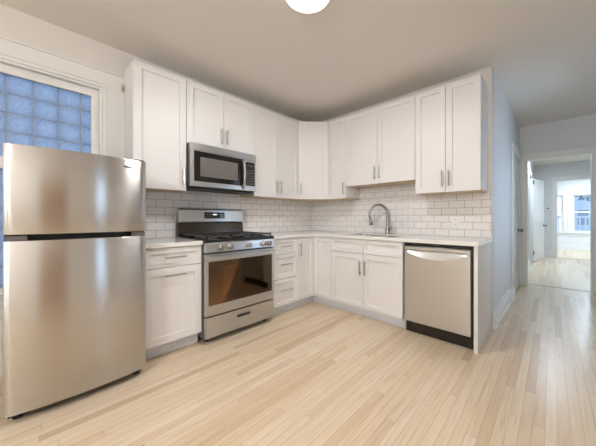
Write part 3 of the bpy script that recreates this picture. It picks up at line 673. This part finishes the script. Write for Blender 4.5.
# ------------------------------------------------------------------ refrigerator
fr = thing('refrigerator', (15, -111.4, 0), 'stainless steel top-freezer refrigerator standing in front of the left window', 'refrigerator')
r0, r1 = -124.1, -98.75; rc = (r0+r1)/2; hw = (r1-r0)/2
box_obj('cabinet_body', M['greyside'], FA, r0+.15, r1-.15, 2.5, 26.2, 1.6, 59.2, parent=fr, bevel=.2)
def bow(u):
    if u is None: return 26.6
    s = (u-rc)/hw; e_ = .0
    if abs(s) > .985: e_ = .2*((abs(s)-.985)/.015)**2
    return 30.0+1.45*(1-s*s)-e_
bm = bmesh.new(); rounded_slab(bm, FA, r0, r1, 40.25, 59.5, bow); fz = obj('freezer_door', bm, M['fsteel'], fr, .1)
bm = bmesh.new(); rounded_slab(bm, FA, r0, r1, 2.1, 38.9, bow); fd_ = obj('fridge_door', bm, M['fsteel'], fr, .1)
for o in (fz, fd_):
    for p in o.data.polygons: p.use_smooth = len(p.vertices) == 4 and abs(p.normal.z) < .5 and p.normal.x > .5
def bow2(u):
    if u is None: return 26.5
    s = (u-rc)/hw; return 28.3+1.3*(1-s*s) - (0 if abs(s) > .8 else 1.6)
bm = bmesh.new(); rounded_slab(bm, FA, r0+.1, r1-.1, 38.92, 40.23, bow2); obj('handle_recess', bm, M['dark'], fr)
for sg in (-1, 1):
    bm = bmesh.new(); uo = rc+sg*(hw-.15); ui = rc+sg*(hw-3.4)
    lo = [(uo, 26.6), (uo, 29.75), (ui, 30.15), (ui+sg*.8, 27.8), (ui+sg*.8, 26.6)]
    a_ = [bm.verts.new(FA.p(u, n, 38.95)) for u, n in lo]; b_ = [bm.verts.new(FA.p(u, n, 39.95)) for u, n in lo]
    bm.faces.new(a_); bm.faces.new(b_)
    for k in range(5): bm.faces.new([a_[k], a_[(k+1) % 5], b_[(k+1) % 5], b_[k]])
    obj('handle_cap', bm, mat('grey_cap_plastic', (.13, .12, .11), .4), fd_)
bm = bmesh.new(); bx(bm, FA, r1-3.2, r1-.3, 25.5, 29.6, 59.52, 59.95); obj('hinge_cover', bm, M['greyside'], fr, .12)
bm = bmesh.new(); bx(bm, FA, r0+.6, r1-.6, 24, 28.3, .9, 2.05); obj('base_grille', bm, M['dark'], fr)
for u in (r0+2, r1-1.6):
    for n in (5, 27): bm = bmesh.new(); tube(bm, [FA.p(u, n, 0), FA.p(u, n, 1.55 if n == 5 else .88)], .8, 12); obj('foot', bm, M['rubber'], fr)
# badge lettering: small block capitals in the mesh
def badge(parent):
    cu = bpy.data.curves.new('badge_text', 'FONT'); cu.body = 'FRIGIDAIRE'; cu.size = .0155; cu.extrude = .0003; cu.offset = .0004; cu.align_x = 'CENTER'; cu.space_character = 1.1
    to = bpy.data.objects.new('tmp', cu); C.objects.link(to); dg = bpy.context.evaluated_depsgraph_get(); dg.update()
    me = bpy.data.meshes.new_from_object(to.evaluated_get(dg)); bpy.data.objects.remove(to)
    sl = math.atan2(1.45*2*.724/hw, 1)      # slope of the bowed door there
    o = bpy.data.objects.new('badge', me); C.objects.link(o); me.materials.clear(); me.materials.append(M['logo'])
    mt = Matrix.Rotation(PI/2, 4, 'Z') @ Matrix.Rotation(PI/2, 4, 'X')
    me.transform(Matrix.Rotation(-(sl), 4, 'Z').inverted() @ mt)
    o.parent = parent; u = r1-3.5
    o.location = FA.p(u, bow(u)+.12, 57.2)*S-origin_of(parent)
    return o
badge(fz)

# ------------------------------------------------------------------ small things on the walls
ot = thing('power_outlet', (84.5, -.4, 40), 'white electrical outlet plate in the tile right of the faucet above the dishwasher', 'outlet')
box_obj('cover_plate', M['plastic'], FB, 83.1, 85.9, .4, .62, 39.8, 44.3, parent=ot, bevel=.08)
for z in (41, 43.1):
    bm = bmesh.new(); bx(bm, FB, 83.9, 85.1, .63, .72, z-.65, z+.65); s_ = obj('socket', bm, M['plastic'], ot, .05)
    bm = bmesh.new(); bx(bm, FB, 84.2, 84.3, .72, .74, z-.1, z+.3); bx(bm, FB, 84.7, 84.8, .72, .74, z-.1, z+.3); obj('slots', bm, M['dark'], s_)
th = thing('thermostat', (111.9, 265, 52.6), 'small white thermostat on the wall at the end of the hall', 'thermostat')
box_obj('case', M['plastic'], FE, 109.6, 114.4, .05, 1.2, 52.6, 56.2, parent=th, bevel=.15)
box_obj('screen', mat('grey_lcd', (.10, .12, .12), .2), FE, 110.6, 113.2, 1.21, 1.25, 53.8, 55.5, parent=th, bevel=0)
bm = bmesh.new(); bx(bm, FA, -98.7, -98.15, .9, 1.1, 88.6, 91.4); bx(bm, FA, -98.7, -98.15, 1.1, 2.0, 89.5, 90.1)
tag(obj('curtain_bracket', bm, M['nickel'], None, .03), 'small metal curtain bracket screwed to the right end of the left window casing', 'bracket')
bm = bmesh.new(); bx(bm, FA, -105.2, -104.3, -1.75, -1.1, 80.5, 83.0)

# ceiling fixtures
def globe_mat():
    m = bpy.data.materials.new('opal_fill_globe'); m.use_nodes = True; t = m.node_tree; t.nodes.remove(t.nodes['Principled BSDF'])
    e = t.nodes.new('ShaderNodeEmission'); e.inputs[0].default_value = (1, .95, .87, 1); e.inputs[1].default_value = 1.6
    tr = t.nodes.new('ShaderNodeBsdfTransparent'); mx = t.nodes.new('ShaderNodeAddShader')
    t.links.new(e.outputs[0], mx.inputs[0]); t.links.new(tr.outputs[0], mx.inputs[1]); t.links.new(mx.outputs[0], t.nodes['Material Output'].inputs[0]); return m
GM = globe_mat()
for n, x, y, z, wt, col in FILL_GLOBES:
    pl = thing('fill_pendant', (x, y, CH-.2), {'rear': 'unseen opal globe pendant added as fill at the far rear of the kitchen'}[n], 'pendant light')
    bm = bmesh.new(); lathe(bm, (x, y, CH-.02), [(2.6, 0), (2.6, -.6), (.3, -1.1)], 24); obj('canopy', bm, M['nickel'], pl)
    bm = bmesh.new(); tube(bm, [(x, y, CH-1), (x, y, z+6)], .12, 8); obj('cord', bm, M['dark'], pl)
    bm = bmesh.new(); lathe(bm, (x, y, z), [(6*math.sin(PI*k/20), -6*math.cos(PI*k/20)) for k in range(21)], 32); obj('globe', bm, GM, pl, smooth=True)
for n, x, y, z, wt, col, r in LAMPS:
    lab = {'kitchen': 'round glowing flush ceiling light above the middle of the kitchen floor'}.get(n, 'unseen round flush ceiling light added to brighten the %s' % n.replace('_', ' '))
    cl = thing('ceiling_light', (x, y, CH-.2), lab, 'ceiling light', 'flush ceiling lights')
    bm = bmesh.new(); lathe(bm, (x, y, CH-.02), [(6.5, 0), (6.5, -.6), (6.3, -.9), (6.0, -.9)], 40); obj('trim_ring', bm, M['plastic'], cl, smooth=False)
    bm = bmesh.new(); lathe(bm, (x, y, CH-.93), [(6.0, 0), (5.9, -.4), (5.2, -.8), (4, -1.1), (2, -1.3), (.05, -1.35)], 40)
    df = obj('diffuser', bm, M['diffuser'], cl, smooth=True)

# ------------------------------------------------------------------ outside the front windows
sbox('ground', M['ground'], W, -300, 600, 374, 1100, -24, -20)
def house(x0, x1, y, h, label):
    t = thing('neighbour_house', ((x0+x1)/2, y, -20), label, 'house')
    fh = F((0, y, 0), (1, 0, 0), (0, -1, 0))
    bm = bmesh.new(); bx(bm, fh, x0, x1, -180, 0, -20, h); obj('wall', bm, M['siding'], t)
    bm = bmesh.new(); a = [(x0-8, h), (x1+8, h), ((x0+x1)/2, h+60)]
    f_ = [bm.verts.new(fh.p(u, 6, z)) for u, z in a]; b_ = [bm.verts.new(fh.p(u, -186, z)) for u, z in a]
    bm.faces.new(f_); bm.faces.new(b_)
    for k in range(3): bm.faces.new([f_[k], f_[(k+1) % 3], b_[(k+1) % 3], b_[k]])
    obj('roof', bm, M['roof'], t)
    u = x0+20
    while u < x1-40:
        for z in (20, 110):
            bm = bmesh.new(); bx(bm, fh, u, u+30, .1, 1.5, z, z+52); w_ = obj('window', bm, M['trim'], t); bm = bmesh.new(); bx(bm, fh, u+3, u+27, 1.5, 1.8, z+3, z+49); obj('pane', bm, M['roof'], w_)
        u += 75
house(-160, 110, 950, 150, 'pale sided house across the street seen through the left front window')
house(150, 420, 980, 130, 'pale sided house across the street seen through the right front window')
pr_ = thing('porch_railing', (150, 430, -20), 'white porch railing with balusters outside the front windows', 'railing')
fp = F((0, 430, 0), (1, 0, 0), (0, -1, 0))
box_obj('top_rail', M['trim'], fp, 60, 260, -1.5, 1.5, 44, 47, parent=pr_); box_obj('bottom_rail', M['trim'], fp, 60, 260, -1, 1, 12, 14, parent=pr_)
for i in range(33): box_obj('baluster', M['trim'], fp, 62+i*6, 63.5+i*6, -.7, .7, 14.02, 43.98, parent=pr_)
for u in (60, 160, 257): box_obj('post', M['trim'], fp, u-.5, u+3.5, -2, 2, -20, 11.9, parent=pr_)
tr = thing('street_tree', (190, 620, -20), 'leafy tree standing beyond the porch railing outside the front window', 'tree')
bm = bmesh.new(); tube(bm, [(190, 620, -20), (188, 620, 60), (196, 622, 120), (190, 620, 170)], [9, 7, 5, 2], 10)
for i in range(7):
    a = i*.9; tube(bm, [(190, 620, 60+i*12), (190+45*math.cos(a), 620+45*math.sin(a), 95+i*14)], [3, 1], 6)
obj('trunk', bm, M['bark'], tr)
bm = bmesh.new()
for i in range(1500):
    a = random.uniform(0, 2*PI); e_ = random.uniform(-1, 1); r = 62*random.uniform(.5, 1)
    c = Vector((190+r*math.cos(a)*math.sqrt(1-e_*e_), 620+r*math.sin(a)*math.sqrt(1-e_*e_), 130+e_*r))
    d1 = Vector((random.gauss(0, 1), random.gauss(0, 1), random.gauss(0, 1))).normalized()*4; d2 = d1.orthogonal().normalized()*2.5
    bm.faces.new([bm.verts.new(c+d1), bm.verts.new(c+d2), bm.verts.new(c-d1), bm.verts.new(c-d2)])
o = obj('foliage', bm, M['leaf'], tr)
